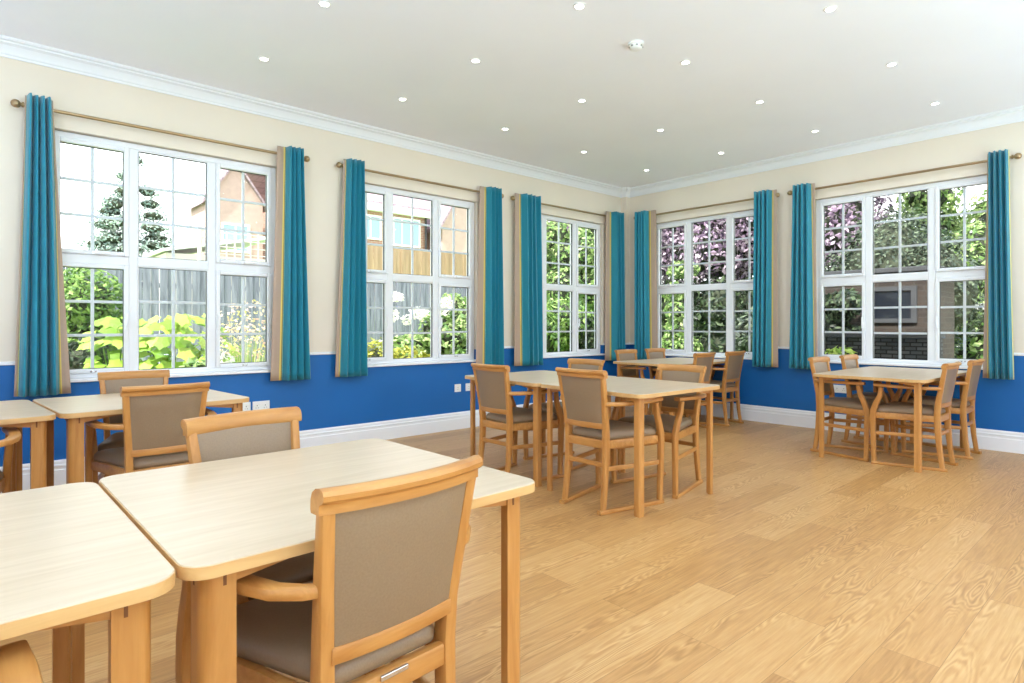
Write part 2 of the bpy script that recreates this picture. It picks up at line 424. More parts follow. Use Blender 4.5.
HN = [(0.487, 1.16, True), (1.153, 1.16, True), (0.29, 1.705, False), (1.36, 1.705, False)]
for i, u0 in enumerate(WIN_L):
    window('window_%d' % (i+1), ['white casement window nearer the dining tables under it, conifer behind', 'white casement window in the middle of three, brick house behind', 'white casement window beside the corner, leafy bushes behind'][i], (u0, V + REC, 0), 0, HN)
for i, v0 in enumerate(WIN_R):
    window('window_%d' % (i+4), ['white casement window beside the corner, purple tree behind', 'white casement window above the single long table, clipped conifer behind'][i], (U + REC, v0, 0), -PI/2, HN)

# ------------------------------------------------------------------ curtains and rods
def curtain(label, wall, a, b, a2, b2, flapA=None, flapB=None, seed=0):
    """a..b: along-wall extent at the top, a2..b2 at the hem (metres from the wall's first corner);
    flapA / flapB: share of the width taken by the flat striped edge at the top and at the hem"""
    NF = 4; ns = 160; nzr = 30; ZT, ZB = 2.752, 0.672
    rows = []
    for k in range(nzr + 1):
        f = k / nzr; z = ZT + (ZB - ZT)*f
        xa = a + (a2-a)*f**1.1; xb = b + (b2-b)*f**1.1
        x0 = flapA[0] + (flapA[1]-flapA[0])*f if flapA else 0.0
        x1 = 1 - (flapB[0] + (flapB[1]-flapB[0])*f) if flapB else 1.0
        lo = 0.12 if flapA else 0.0; hi = 0.88 if flapB else 1.0
        row = []
        for i in range(ns + 1):
            t = i / ns
            if flapA and t < lo: q = t/lo; x = x0*q; dp = 0.068 + 0.006*math.sin(q*PI/2) + 0.003*math.sin(q*PI*2)
            elif flapB and t > hi: q = (1-t)/(1-hi); x = 1 - (1-x1)*q; dp = 0.068 + 0.006*math.sin(q*PI/2) + 0.003*math.sin(q*PI*2)
            else:
                q = (t-lo)/(hi-lo); ang = 2*PI*NF*q
                x = x0 + (x1-x0)*(q + 0.030*math.sin(2*ang + 1.0 + seed*0.7)*math.sin(PI*q))
                amp = 0.037*(0.92 + 0.14*math.sin(2.3*q*NF + seed) + 0.08*f)
                dp = 0.116 - amp*math.cos(ang)*(1 if 0.04 < q < 0.96 or not (flapA or flapB) else 1) + 0.006*math.sin(9*q + 3*f + seed)
                if flapA and q < 0.06: dp = 0.074 + (dp-0.074)*(q/0.06)
                if flapB and q > 0.94: dp = 0.074 + (dp-0.074)*((1-q)/0.06)
            row.append((xa + (xb-xa)*x, dp, z))
        rows.append(row)
    mid = rows[len(rows)//2]
    arc = [0.0]
    for p, q in zip(mid[:-1], mid[1:]): arc.append(arc[-1] + math.hypot(p[0]-q[0], p[1]-q[1]))
    tot = arc[-1]
    def edge_m(i):      # metres from each cut edge; the flat edge strip always carries the 0.1 m of stripes
        t = i/ns
        ea = 0.106*t/0.12 if flapA and t < 0.12 else 0.106 + arc[i]
        eb = 0.106*(1-t)/0.12 if flapB and t > 0.88 else 0.106 + tot - arc[i]
        return ea, eb
    vs = []; fs = []
    for row in rows:
        for (x, dpt, z) in row:
            vs.append((x, V - dpt, z) if wall == 'L' else (U - dpt, V - x, z))
    N = ns + 1
    for k in range(nzr):
        for i in range(ns): fs.append((k*N+i, k*N+i+1, (k+1)*N+i+1, (k+1)*N+i))
    o = obj('curtain', MB().add(vs, fs), M['curtain'], smooth=True)
    uvl = o.data.uv_layers.new(name='UVMap')
    for lp in o.data.loops: uvl.data[lp.index].uv = edge_m(lp.vertex_index % N)
    md = o.modifiers.new('thick', 'SOLIDIFY'); md.thickness = 0.003
    return tag(o, label, 'curtain', 'teal curtains beside the windows')

def rod(label, wall, a, b):
    P = (lambda x, dp, z: (x, V - dp, z)) if wall == 'L' else (lambda x, dp, z: (U - dp, V - x, z))
    ax = 'x' if wall == 'L' else 'y'; sg = 1 if wall == 'L' else -1
    zR, dR = 2.69, 0.052
    t = thing('curtain_rod', label, 'curtain rod', P((a+b)/2, dR, zR), 0, 'brass curtain rods over the windows')
    base = Vector(t.location)
    def loc(p): return tuple(Vector(p) - base)
    obj('pole', MB().tube([loc(P(a, dR, zR)), loc(P(b, dR, zR))], 0.0125, 12), M['brass'], t, smooth=True)
    for x, s in ((a, -1), (b, 1)):
        pr = [(0.0125,0),(0.018,0.002),(0.018,0.012),(0.011,0.016),(0.011,0.02)] + [(0.029*math.sin(q), 0.046 - 0.029*math.cos(q)) for q in [0.45+0.27*i for i in range(10)]] + [(0.004, 0.0752)]
        c = loc(P(x, dR, zR)); obj('finial', MB().lathe([(r, h*s*sg) for r, h in pr], c, ax, 18), M['brass'], t, smooth=True)
    for x in (a + 0.10, b - 0.10):
        pr = MB().tube([loc(P(x, 0.0, zR)), loc(P(x, dR - 0.012, zR))], 0.008, 8)
        wy = 'y' if wall == 'L' else 'x'
        pr.lathe([(0.024, 0), (0.024, 0.004 * -1), (0.018, -0.008)], loc(P(x, 0.0, zR)), wy, 16)
        obj('bracket', pr, M['brass'], t, smooth=True)
    return t

rod('slim brass curtain rod over the window with the conifer view', 'L', 0.27, 2.24)
rod('slim brass curtain rod over the middle window of three', 'L', 2.65, 4.61)
rod('slim brass curtain rod over the corner window with the leafy bushes', 'L', 4.88, 6.86)
rod('slim brass curtain rod over the window with the purple tree view', 'R', V - 5.14, V - 3.21)
rod('slim brass curtain rod over the window above the single long table', 'R', V - 2.97, V - 1.03)
CT = 'teal curtain with striped edge '
curtain(CT + 'above the tables that the frame cuts off', 'L', 0.275, 0.425, 0.215, 0.53, (0.05, 0.06), (0.04, 0.22), 1)
curtain(CT + 'directly above the fully visible double socket', 'L', 2.01, 2.235, 1.95, 2.305, (0.34, 0.28), None, 2)
curtain(CT + 'on the conifer-window side of the brick house view', 'L', 2.64, 2.845, 2.555, 2.88, (0.14, 0.14), None, 3)
curtain(CT + 'on the corner side of the brick house view', 'L', 4.31, 4.60, 4.25, 4.635, (0.32, 0.34), None, 4)
curtain(CT + 'on the farther-from-corner side of the leafy corner window', 'L', 4.85, 5.24, 4.84, 5.28, (0.24, 0.30), None, 5)
curtain(CT + 'next to the corner, on the three-window wall', 'L', 6.56, 6.87, 6.54, 6.92, (0.36, 0.36), None, 6)
curtain(CT + 'next to the corner, on the two-window wall', 'R', V - 5.14, V - 4.83, V - 5.155, V - 4.80, None, (0.38, 0.36), 7)
curtain(CT + 'next to the purple tree view, above blue wall', 'R', V - 3.415, V - 3.16, V - 3.44, V - 3.145, None, (0.22, 0.28), 8)
curtain(CT + 'beside the clipped conifer view, on the corner side', 'R', V - 2.965, V - 2.735, V - 3.01, V - 2.70, None, (0.16, 0.14), 9)
curtain(CT + 'at the open end of the two-window wall', 'R', V - 1.20, V - 1.04, V - 1.235, V - 1.005, (0.03, 0.20), None, 10)

# ------------------------------------------------------------------ armchair
def make_chair(name, label):
    t = thing(name, label, 'chair', group='oak dining armchairs')
    # seat cushion: rounded trapezoid, domed
    def outline(s, n=9):
        rw, fw, y0, y1 = 0.142, 0.246, -0.195, 0.230
        pts = []
        for (cx, cy, a0) in ((fw-0.05, y1-0.05, 0), (-fw+0.05, y1-0.05, PI/2), (-rw+0.03, y0+0.03, PI), (rw-0.03, y0+0.03, 1.5*PI)):
            r = 0.05 if cy > 0 else 0.03
            for i in range(n): q = a0 + PI/2*i/(n-1); pts.append((cx + r*math.cos(q), cy + r*math.sin(q)))
        return [(x*s, 0.02 + (y-0.02)*s) for x, y in pts]
    rings = [[(x, y, z) for x, y in outline(s)] for s, z in ((0.94,0.428),(1.0,0.436),(1.012,0.450),(0.995,0.466),(0.95,0.478),(0.85,0.487),(0.6,0.493),(0.2,0.495))]
    obj('seat', MB().loft(rings), M['vinyl'], t, smooth=50)
    fr = MB()
    fr.sweep([(-0.150,-0.205,0.408),(0.150,-0.205,0.408)], 0.026, 0.052)
    for s in (-1, 1): fr.sweep([(s*0.156,-0.19,0.408),(s*0.246,0.222,0.408)], 0.026, 0.052)
    fr.sweep([(-0.25,0.225,0.408),(-0.12,0.238,0.408),(0.12,0.238,0.408),(0.25,0.225,0.408)], 0.026, 0.052)
    obj('seat_frame', fr, M['oak_x'], t, smooth=30)
    for s in (-1, 1):
        # rear leg carries on up as the back stile
        pth = [(s*0.160,-0.236,0.018),(s*0.158,-0.216,0.16),(s*0.155,-0.203,0.32),(s*0.155,-0.200,0.44),(s*0.158,-0.207,0.54),(s*0.168,-0.228,0.66),(s*0.179,-0.256,0.815)]
        obj('rear_leg', MB().sweep(pth, 0.030, 0.042, (0, 1, 0), 0.007, ws=[0.030,0.031,0.033,0.034,0.033,0.031,0.029], hs=[0.034,0.038,0.044,0.046,0.042,0.036,0.030]), M['oak_z'], t, smooth=35)
        pth = [(s*0.258,0.222,0.018),(s*0.260,0.228,0.22),(s*0.262,0.232,0.38),(s*0.262,0.228,0.44),(s*0.264,0.205,0.51),(s*0.267,0.176,0.575),(s*0.269,0.165,0.645)]
        obj('front_leg', MB().sweep(pth, 0.032, 0.040, (0, 1, 0), 0.007, hs=[0.034,0.038,0.044,0.046,0.042,0.036,0.032]), M['oak_z'], t, smooth=35)
        arm = [(0.168,-0.226,0.648),(0.200,-0.212,0.649),(0.238,-0.170,0.650),(0.262,-0.105,0.651),(0.273,-0.03,0.652),(0.276,0.06,0.653),(0.272,0.14,0.655),(0.266,0.215,0.656)]
        obj('armrest', MB().sweep([(s*x, y, z+0.008) for x, y, z in arm], 0.044, 0.026, (0, 0, 1), 0.009, ws=[0.030,0.034,0.042,0.046,0.046,0.046,0.050,0.048]), M['oak_y'], t, smooth=35)
        obj('sled_runner', MB().sweep([(s*0.155,-0.268,0.0125),(s*0.266,0.240,0.0125)], 0.038, 0.025, (0, 0, 1), 0.005), M['oak_y'], t, smooth=30)
        obj('stretcher', MB().sweep([(s*0.157,-0.205,0.262),(s*0.258,0.226,0.262)], 0.018, 0.030, (0, 0, 1), 0.005), M['oak_y'], t, smooth=30)
    obj('stretcher', MB().sweep([(-0.155,-0.208,0.285),(0.155,-0.208,0.285)], 0.018, 0.030, (0, 0, 1), 0.005), M['oak_x'], t, smooth=30)
    bow = lambda x: -0.028*(1 - (x/0.19)**2)
    # lower back rail
    xs = [-0.148 + 0.296*i/10 for i in range(11)]
    obj('back_rail', MB().sweep([(x, -0.207 + bow(x)*0.8, 0.520) for x in xs], 0.028, 0.036, (0, 0, 1), 0.005), M['oak_x'], t, smooth=35)
    # upholstered back pad
    nx, nzz = 12, 8; front = []; rear = []
    for j in range(nzz + 1):
        f = j/nzz; z = 0.536 + (0.816-0.536)*f; hw = 0.144 + 0.022*f; yc = -0.211 - 0.044*f**1.1
        fr_, rr_ = [], []
        for i in range(nx + 1):
            g = i/nx; x = -hw + 2*hw*g; puff = (max(0.0, 1 - abs(2*g-1)**5) * max(0.0, 1 - abs(2*f-1)**5))
            yy = yc + bow(x)*0.85
            fr_.append((x, yy + 0.009 + 0.014*puff, z)); rr_.append((x, yy - 0.006 - 0.007*puff, z))
        front.append(fr_); rear.append(rr_)
    mb = MB(); N = nx + 1
    vs = [p for r in front for p in r] + [p for r in rear for p in r]; K = N*(nzz+1); fs = []
    for j in range(nzz):
        for i in range(nx):
            a = j*N+i; fs.append((a, a+1, a+N+1, a+N)); fs.append((K+a, K+a+N, K+a+N+1, K+a+1))
        fs.append((j*N, (j+1)*N, K+(j+1)*N, K+j*N)); fs.append((j*N+nx, K+j*N+nx, K+(j+1)*N+nx, (j+1)*N+nx))
    for i in range(nx):
        fs.append((i, K+i, K+i+1, i+1)); a = nzz*N+i; fs.append((a, a+1, K+a+1, K+a))
    mb.add(vs, fs); obj('backrest', mb, M['vinyl'], t, smooth=40)
    # crest rail: rolled top, bowed in plan
    prof = [(0.014,0.812),(0.016,0.820),(0.015,0.838),(0.010,0.851),(-0.003,0.860),(-0.018,0.862),(-0.028,0.858),(-0.033,0.850),(-0.031,0.840),(-0.024,0.834),(-0.018,0.832),(-0.016,0.828),(-0.016,0.812)]
    rings = []
    for i in range(17):
        x = -0.199 + 0.398*i/16; yb = -0.254 + bow(x)*1.05
        rings.append([(x, yb + p, z) for p, z in prof])
    obj('crest_rail', MB().loft(rings), M['oak_x'], t, smooth=35)
    return t

chair0 = None
def chair(u, v, deg, label):
    global chair0
    if chair0 is None:
        chair0 = make_chair('dining_armchair', label); chair0.location = (u, v, 0); chair0.rotation_euler = (0, 0, math.radians(deg)); return chair0
    return dup(chair0, (u, v, 0), math.radians(deg), label)

F = chair(0.647, 1.332, 4.6, 'oak armchair backed up to the front table, small metal plate on its rear rail')
chair(0.735, 1.88, 189, 'oak armchair facing the viewer across the large front table')
chair(-0.225, 0.975, 0, 'oak armchair of which only one curved armrest shows, at the cut-off front table')
chair(0.735, 3.72, 1, 'oak armchair seen from behind at the table below the conifer window')
chair(0.782, 4.315, 178, 'oak armchair between the conifer window and the table below it, facing the viewer')
chair(-0.13, 3.54, 2, 'oak armchair cut by the picture edge, armrest under the table beside the curtain')
chair(3.12, 3.43, -90, 'oak armchair with its back to the viewer at the centre tables, beside the wall sockets').scale.z = 1.015
chair(3.12, 2.535, -90, 'oak armchair with its back to the viewer at the centre tables, beside the open floor').scale.z = 1.03
chair(3.79, 3.53, 90, 'oak armchair facing the viewer at the centre tables, mostly hidden behind another chair')
chair(3.74, 2.53, 90, 'oak armchair facing the viewer at the centre tables, beside the open floor')
chair(5.94, 2.02, 180, 'oak armchair at the table below the clipped conifer view, curtain side, farther from the window')
chair(6.615, 1.99, 180, 'oak armchair at the table below the clipped conifer view, curtain side, against the window')
chair(5.90, 1.503, 0, 'oak armchair facing the corner, at the conifer-view table, farther from the window')
chair(6.61, 1.473, 0, 'oak armchair facing the corner, at the conifer-view table, against the window')
chair(6.04, 4.345, 180, 'oak armchair at the corner table, back to the corner curtains, farther from the window')
chair(6.64, 4.33, 180, 'oak armchair at the corner table, in front of a striped curtain edge')
chair(6.01, 3.77, 0, 'oak armchair turned to the corner at the corner table, half hidden behind another chair')
chair(6.63, 3.735, 0, 'oak armchair at the corner table, side and legs in view against blue wall')
m = MB().box((-0.035, -0.224, 0.420), (0.035, -0.2175, 0.432), c=0.002)
o = obj('label_plate', m, M['chrome'], F); o['label'] = 'small shiny metal plate'

# ------------------------------------------------------------------ tables
def table(label, u, v, deg, L, W, leg='big', rc=0.06):
    t = thing('dining_table', label, 'table', (u, v, 0), math.radians(deg), 'oak legged dining tables')
    a, b = L/2, W/2
    def outl(o):
        r = max(rc - o, 0.004); pts = []
        for cx, cy, q0 in ((a-rc, b-rc, 0), (-a+rc, b-rc, PI/2), (-a+rc, -b+rc, PI), (a-rc, -b+rc, 1.5*PI)):
            for i in range(9): q = q0 + PI/2*i/8; pts.append((cx + r*math.cos(q), cy + r*math.sin(q)))
        return pts
    R = lambda o, z: [(x, y, z) for x, y in outl(o)]
    obj('tabletop', MB().loft([R(0.0015, 0.7105), R(0.0015, 0.7332), R(0.003, 0.735)]), M['top'], t, smooth=30)
    ring_o0, ring_o1 = R(0, 0.7100), R(0, 0.7325); ri0, ri1 = R(0.0016, 0.7100), R(0.0016, 0.7325)
    obj('edge_lipping', MB().loft([ri0, ring_o0, ring_o1, ri1], cap=False), M['edge'], t, smooth=30)
    s, th, rr = (0.062, 0.026, 0.028) if leg == 'big' else (0.043, 0.022, 0.014)
    ins = 0.035 if leg == 'big' else 0.045
    for sx in (1, -1):
        for sy in (1, -1):
            # L-shaped section with a round outer corner
            po = [(0, -s), (0, -rr)] if False else []
            pts = [(0, s)] + [(rr - rr*math.cos(q), rr - rr*math.sin(q)) for q in [PI/2*i/6 for i in range(7)]] + [(s, 0), (s, th), (th + 0.004, th), (th, th + 0.004), (th, s)]
            poly = [(sx*(a - ins - x), sy*(b - ins - y)) for x, y in pts]
            lg = obj('leg', MB().prism(poly, 0.0, 0.710), M['oak_z'], t, smooth=35)
            if leg == 'big':
                e = 0.0008
                x = s*0.62
                pa = [(sx*(a-ins-x0), sy*(b-ins-y0)) for x0, y0 in ((x, -e), (x+0.006, -e), (x+0.006, 0.004), (x, 0.004))]
                pb = [(sx*(a-ins-y0), sy*(b-ins-x0)) for x0, y0 in ((x, -e), (x+0.006, -e), (x+0.006, 0.004), (x, 0.004))]
                for pp in (pa, pb): obj('tenon', MB().prism(pp, 0.678, 0.706), M['tenon'], lg)
            m = MB()
            br = 0.20
            for ax in (0, 1):
                tri = [(s-0.001, 0.709), (s-0.001, 0.680), (s + br*0.35, 0.690), (s + br*0.7, 0.700), (s + br, 0.705), (s + br, 0.709)]
                r0, r1 = [], []
                for q, z in tri:
                    for rg, d_ in ((r0, 0.004), (r1, 0.022)):
                        x, y = (q, d_) if ax == 0 else (d_, q)
                        rg.append((sx*(a-ins-x), sy*(b-ins-y), z))
                m.loft([r0, r1])
            obj('corner_bracket', m, M['oak_x'], t)
    return t
table('large pale dining table in front with a chair at two opposite sides', 0.708, 1.597, 1.0, 0.885, 0.88, rc=0.05)
table('pale dining table cut by the frame, butted against the large front table', -0.184, 1.558, 1.0, 0.885, 0.87, rc=0.055)
table('pale dining table below the conifer window, two chairs at it', 0.742, 4.045, 4.5, 0.915, 0.85)
table('pale dining table cut by the picture edge, beside the end curtain', -0.187, 3.98, 4.5, 0.92, 0.87)
table('pale dining table of the centre pair, the one beside the open floor', 3.412, 2.575, -1.5, 0.91, 0.905, 'slim').scale.z = 1.02
table('pale dining table of the centre pair, the one beside the wall sockets', 3.436, 3.483, -1.5, 0.91, 0.905, 'slim').scale.z = 1.02
table('long dining table end-on to the window with the clipped conifer view', 6.25, 1.745, -0.8, 1.49, 0.86, 'slim')
table('long dining table in the corner, below the purple tree window', 6.325, 4.07, -1.0, 1.40, 0.86, 'slim')

# ------------------------------------------------------------------ sockets, detector, downlights
def socket(label, wall, a, z, w_=0.146, h_=0.086):
    rz = 0 if wall == 'L' else -PI/2
    loc = (a, V, z) if wall == 'L' else (U, a, z)
    t = thing('wall_socket', label, 'socket', loc, rz, 'white wall sockets')
    obj('plate', MB().box((-w_/2, -0.010, -h_/2), (w_/2, -0.0005, h_/2), c=0.003), M['socket'], t)
    n_ = 2 if w_ > 0.1 else 1
    for i in range(n_):
        cx = (i - (n_-1)/2)*0.07
        obj('pin_holes', MB().box((cx-0.003,-0.0106,0.002),(cx+0.003,-0.0095,0.010)).box((cx-0.014,-0.0106,-0.016),(cx-0.007,-0.0095,-0.012)).box((cx+0.007,-0.0106,-0.016),(cx+0.014,-0.0095,-0.012)), M['dark'], t)
        obj('switch', MB().box((cx+0.012,-0.013,0.012),(cx+0.022,-0.010,0.028), c=0.002), M['socket'], t)
socket('white double socket below the curtain, in full view on the blue wall', 'L', 1.893, 0.452)
socket('white double socket half hidden behind the table end', 'L', 1.73, 0.452)
socket('white single socket on the blue wall, clear of the centre table', 'L', 4.045, 0.460, 0.086)
socket('white single socket just behind the corner of the centre table', 'L', 4.20, 0.460, 0.086)
socket('white double socket on the blue wall behind the single long table', 'R', 2.49, 0.465)
socket('small white socket at the picture edge beside the end curtain', 'L', 0.095, 0.775, 0.086)

t = thing('smoke_detector', 'round white smoke detector on the ceiling', 'smoke detector', (3.43, 2.53, H))
obj('base', MB().lathe([(0.055, -0.0005), (0.055, -0.012), (0.05, -0.016)], (0, 0, 0)), M['socket'], t, smooth=30)
obj('cover', MB().lathe([(0.046, -0.0165), (0.044, -0.034), (0.034, -0.044), (0.012, -0.047)], (0, 0, 0)), M['socket'], t, smooth=50)
m = MB()
for i in range(8): q = i*PI/4; m.box((0.041*math.cos(q)-0.006, 0.041*math.sin(q)-0.006, -0.032), (0.041*math.cos(q)+0.006, 0.041*math.sin(q)+0.006, -0.024))
obj('vent_slots', m, M['dark'], t)

DL0 = None
LU = [0.42, 1.595, 2.77, 3.95, 5.13, 6.32]; LV = [4.50, 3.485, 2.465, 1.45]
vis = {(0,1),(0,2),(0,3),(0,4),(0,5),(1,1),(1,2),(1,3),(1,4),(1,5),(2,2),(2,3),(2,4),(2,5),(3,3),(3,4),(3,5)}
rown = ['first', 'second', 'third', 'fourth']
ordn = ['', 'fifth', 'fourth', 'third', 'second', 'first']
def add_lamp(u, v, p):
    ld = bpy.data.lights.new('downlight_lamp', 'AREA'); ld.shape = 'DISK'; ld.size = 0.07; ld.energy = p; ld.color = (0.70, 0.86, 1.0)
    lo = bpy.data.objects.new('downlight_lamp', ld); COL.objects.link(lo); lo.location = (u, v, H - 0.012)
LAMP_W = 2.3; UP_W = 92.0
for (r, c) in sorted(vis):
    lab = 'recessed downlight, %s from the two-window wall, %s row off the three-window wall' % (ordn[c], rown[r])
    if DL0 is None:
        DL0 = thing('downlight', lab, 'ceiling light', (LU[c], LV[r], H), 0, 'recessed ceiling downlights')
        obj('bezel', MB().lathe([(0.026, -0.001), (0.028, -0.006), (0.037, -0.005), (0.039, -0.0005)], (0, 0, 0), n=24), M['socket'], DL0, smooth=40)
        obj('lamp', MB().lathe([(0.0255, -0.001), (0.0255, -0.004), (0.02, -0.0065), (0.003, -0.0075)], (0, 0, 0), n=20), M['glow'], DL0, smooth=40)
    else:
        dup(DL0, (LU[c], LV[r], H), 0, lab)
for v in [4.50, 3.485, 2.465, 1.45, 0.43, -0.58, -1.6]:
    for u in [-1.93, -0.755] + LU: add_lamp(u, v, LAMP_W)

# added lamps without fixtures, along the unseen room edges, to brighten the ceiling
for u, v, kk in ((-2.2, 3.6, 0.35), (-1.9, 1.2, 0.75), (-1.4, -0.8, 1.1), (0.6, -2.0, 1.2), (2.8, -2.2, 1.3), (5.0, -2.3, 0.95), (6.3, -2.3, 0.4)):
    ld = bpy.data.lights.new('added_ceiling_fill', 'AREA'); ld.shape = 'DISK'; ld.size = 0.35; ld.energy = UP_W*kk; ld.color = (0.52, 0.73, 1.0)
    lo = bpy.data.objects.new('added_ceiling_fill', ld); COL.objects.link(lo); lo.location = (u, v, 0.6); lo.rotation_euler = (PI, 0, 0)

# ------------------------------------------------------------------ garden
GZ = -0.12
def ground(name, a, b, z, m, lab): return struct(name, MB().box((a[0], a[1], z - 0.3), (b[0], b[1], z)), m, lab, 'ground')
ground('lawn', (-14, -14), (34, 34), GZ, M['lawn'], 'mown lawn around the house')
ground('path', (U + 0.35, -4), (U + 4.6, 2.0), GZ + 0.02, M['slab'], 'pale paving outside the two-window wall')
struct('earth_bank', MB().box((5.0, 12.4, GZ), (30, 34, 1.7)), M['lawn'], 'raised ground behind the fence', 'ground')

def leaves_mesh(name, blobs, n, size, mat, seed, parent=None, core=0.72, aspect=0.55, up=0.3):
    rs = np.random.RandomState(seed)
    B = np.array(blobs, float)
    area = (B[:,3]*B[:,4] + B[:,4]*B[:,5] + B[:,3]*B[:,5]); pick = rs.choice(len(B), n, p=area/area.sum())
    d = rs.normal(size=(n, 3)); d /= np.linalg.norm(d, axis=1)[:, None]
    rad = 0.70 + 0.34*rs.rand(n)**0.6
    c = B[pick, :3] + d*B[pick, 3:]*rad[:, None]
    nn = d + rs.normal(size=(n, 3))*0.55 + np.array([0, 0, up]); nn /= np.linalg.norm(nn, axis=1)[:, None]
    r = rs.normal(size=(n, 3)); t = r - (r*nn).sum(1)[:, None]*nn; t /= np.linalg.norm(t, axis=1)[:, None]
    b = np.cross(nn, t); sz = size*(0.6 + 0.8*rs.rand(n))[:, None]
    v = np.stack([c - t*sz, c + b*sz*aspect - nn*sz*0.12, c + t*sz, c - b*sz*aspect - nn*sz*0.12], 1).reshape(-1, 3)
    f = np.arange(4*n).reshape(-1, 4)
    vs = v.tolist(); fs = f.tolist(); nl = len(fs)
    if core:
        for x, y, z, rx, ry, rz in blobs:
            bm = bmesh.new(); bmesh.ops.create_icosphere(bm, subdivisions=2, radius=1); bm.verts.index_update(); o = len(vs)
            for q in bm.verts:
                w_ = core*(0.9 + 0.2*rs.rand()); vs.append((x + q.co.x*rx*w_, y + q.co.y*ry*w_, z + q.co.z*rz*w_))
            fs += [[q.index + o for q in fc.verts] for fc in bm.faces]; bm.free()
    me = bpy.data.meshes.new(name); me.from_pydata(vs, [], fs); me.materials.append(mat); me.materials.append(M['twigs'])
    me.polygons.foreach_set('material_index', [0]*nl + [1]*(len(fs) - nl))
    o = bpy.data.objects.new(name, me); COL.objects.link(o)
    if parent: o.parent = parent
    return o

LM = dict(
    lime=leafmat('lime_leaves', [(120, 158, 52), (158, 190, 74), (190, 208, 104)]),
    yellow=leafmat('yellow_green_leaves', [(132, 140, 40), (176, 176, 62), (204, 200, 92), (150, 160, 54)]),
    mid=leafmat('mid_green_leaves', [(70, 108, 44), (110, 148, 64), (150, 182, 96)]),
    fresh=leafmat('fresh_green_leaves', [(92, 128, 66), (136, 166, 92), (180, 200, 136)]),
    dark=leafmat('dark_green_leaves', [(34, 48, 36), (52, 70, 50), (84, 102, 70)]),
    conif=leafmat('haze_paled_needles', [(124, 148, 144), (156, 176, 168), (186, 200, 190)]),  # distance haze is put into these pale needle colours
    yew=leafmat('grey_green_needles', [(52, 66, 54), (80, 96, 78), (112, 126, 102)]),
    purple=leafmat('purple_beech_leaves', [(84, 68, 92), (136, 114, 138), (176, 154, 176), (206, 190, 206)]),
    flower=leafmat('white_petals', [(240, 240, 232), (250, 248, 240)]),
    pink=leafmat('pale_pink_petals', [(236, 200, 190), (244, 220, 180), (230, 222, 150)]),
    blade=leafmat('long_grass_blades', [(128, 158, 80), (170, 190, 110), (200, 206, 140)]),
)
SEED = [100]
def plant(name, label, cat, loc, blobs, n, size, mat, stem_h=None, stem_r=0.04, part='foliage', extra=None, **kw):
    SEED[0] += 1
    t = thing(name, label, cat, loc, group=None)
    leaves_mesh(part, blobs, n, size, LM[mat], SEED[0], t, **kw)
    h = stem_h if stem_h else max(0.2, min(b[2] for b in blobs))
    obj('stem' if cat != 'tree' else 'trunk', MB().tube([(0, 0, GZ), (0.02, 0.01, GZ + (h-GZ)*0.5), (0, 0, h)], [stem_r*1.3, stem_r, stem_r*0.7], 8), M['bark'], t, smooth=True)
    if extra: leaves_mesh(extra[0], extra[1], extra[2], extra[3], LM[extra[4]], SEED[0] + 500, t, core=0)
    return t
R_ = random.Random(3)
def scatter(rx, ry, z0, z1, k, r):
    return [(R_.uniform(-rx, rx), R_.uniform(-ry, ry), R_.uniform(z0, z1), r*R_.uniform(0.8, 1.2), r*R_.uniform(0.8, 1.2), r*R_.uniform(0.7, 1.1)) for _ in range(k)]

# --- seen through the first window
t = thing('conifer_tree', 'tall conifer behind the garden fence, its needle colour paled for haze', 'tree', (3.65, 21.6, 0))
SEED[0] += 1
bl = []
for i in range(16):
    f = i/15; z = 1.2 + 5.6*f; rr = 1.75*(1-f)**0.85 + 0.12
    for j in range(max(1, int(7*(1-f)) + 1)):
        q = R_.uniform(0, 2*PI); bl.append((rr*0.62*math.cos(q), rr*0.62*math.sin(q), z + R_.uniform(-0.15, 0.15), rr*0.42 + 0.08, rr*0.42 + 0.08, 0.22))
leaves_mesh('needles', bl, 20000, 0.055, LM['conif'], SEED[0], t, core=0.6, aspect=0.4)
obj('trunk', MB().tube([(0, 0, GZ), (0, 0, 6.6)], [0.16, 0.03], 8), M['bark'], t, smooth=True)
plant('garden_bush', 'round clipped bush in front of the grey fence', 'bush', (1.03, 9.0, 0), [(0, 0, 1.45, 0.44, 0.44, 0.42), (0.02, 0, 0.95, 0.36, 0.36, 0.5)], 3600, 0.036, 'mid')
plant('garden_bush', 'dark low bush under the round clipped bush', 'bush', (0.72, 8.35, 0), scatter(0.35, 0.2, 0.3, 0.8, 5, 0.3), 1800, 0.05, 'dark')
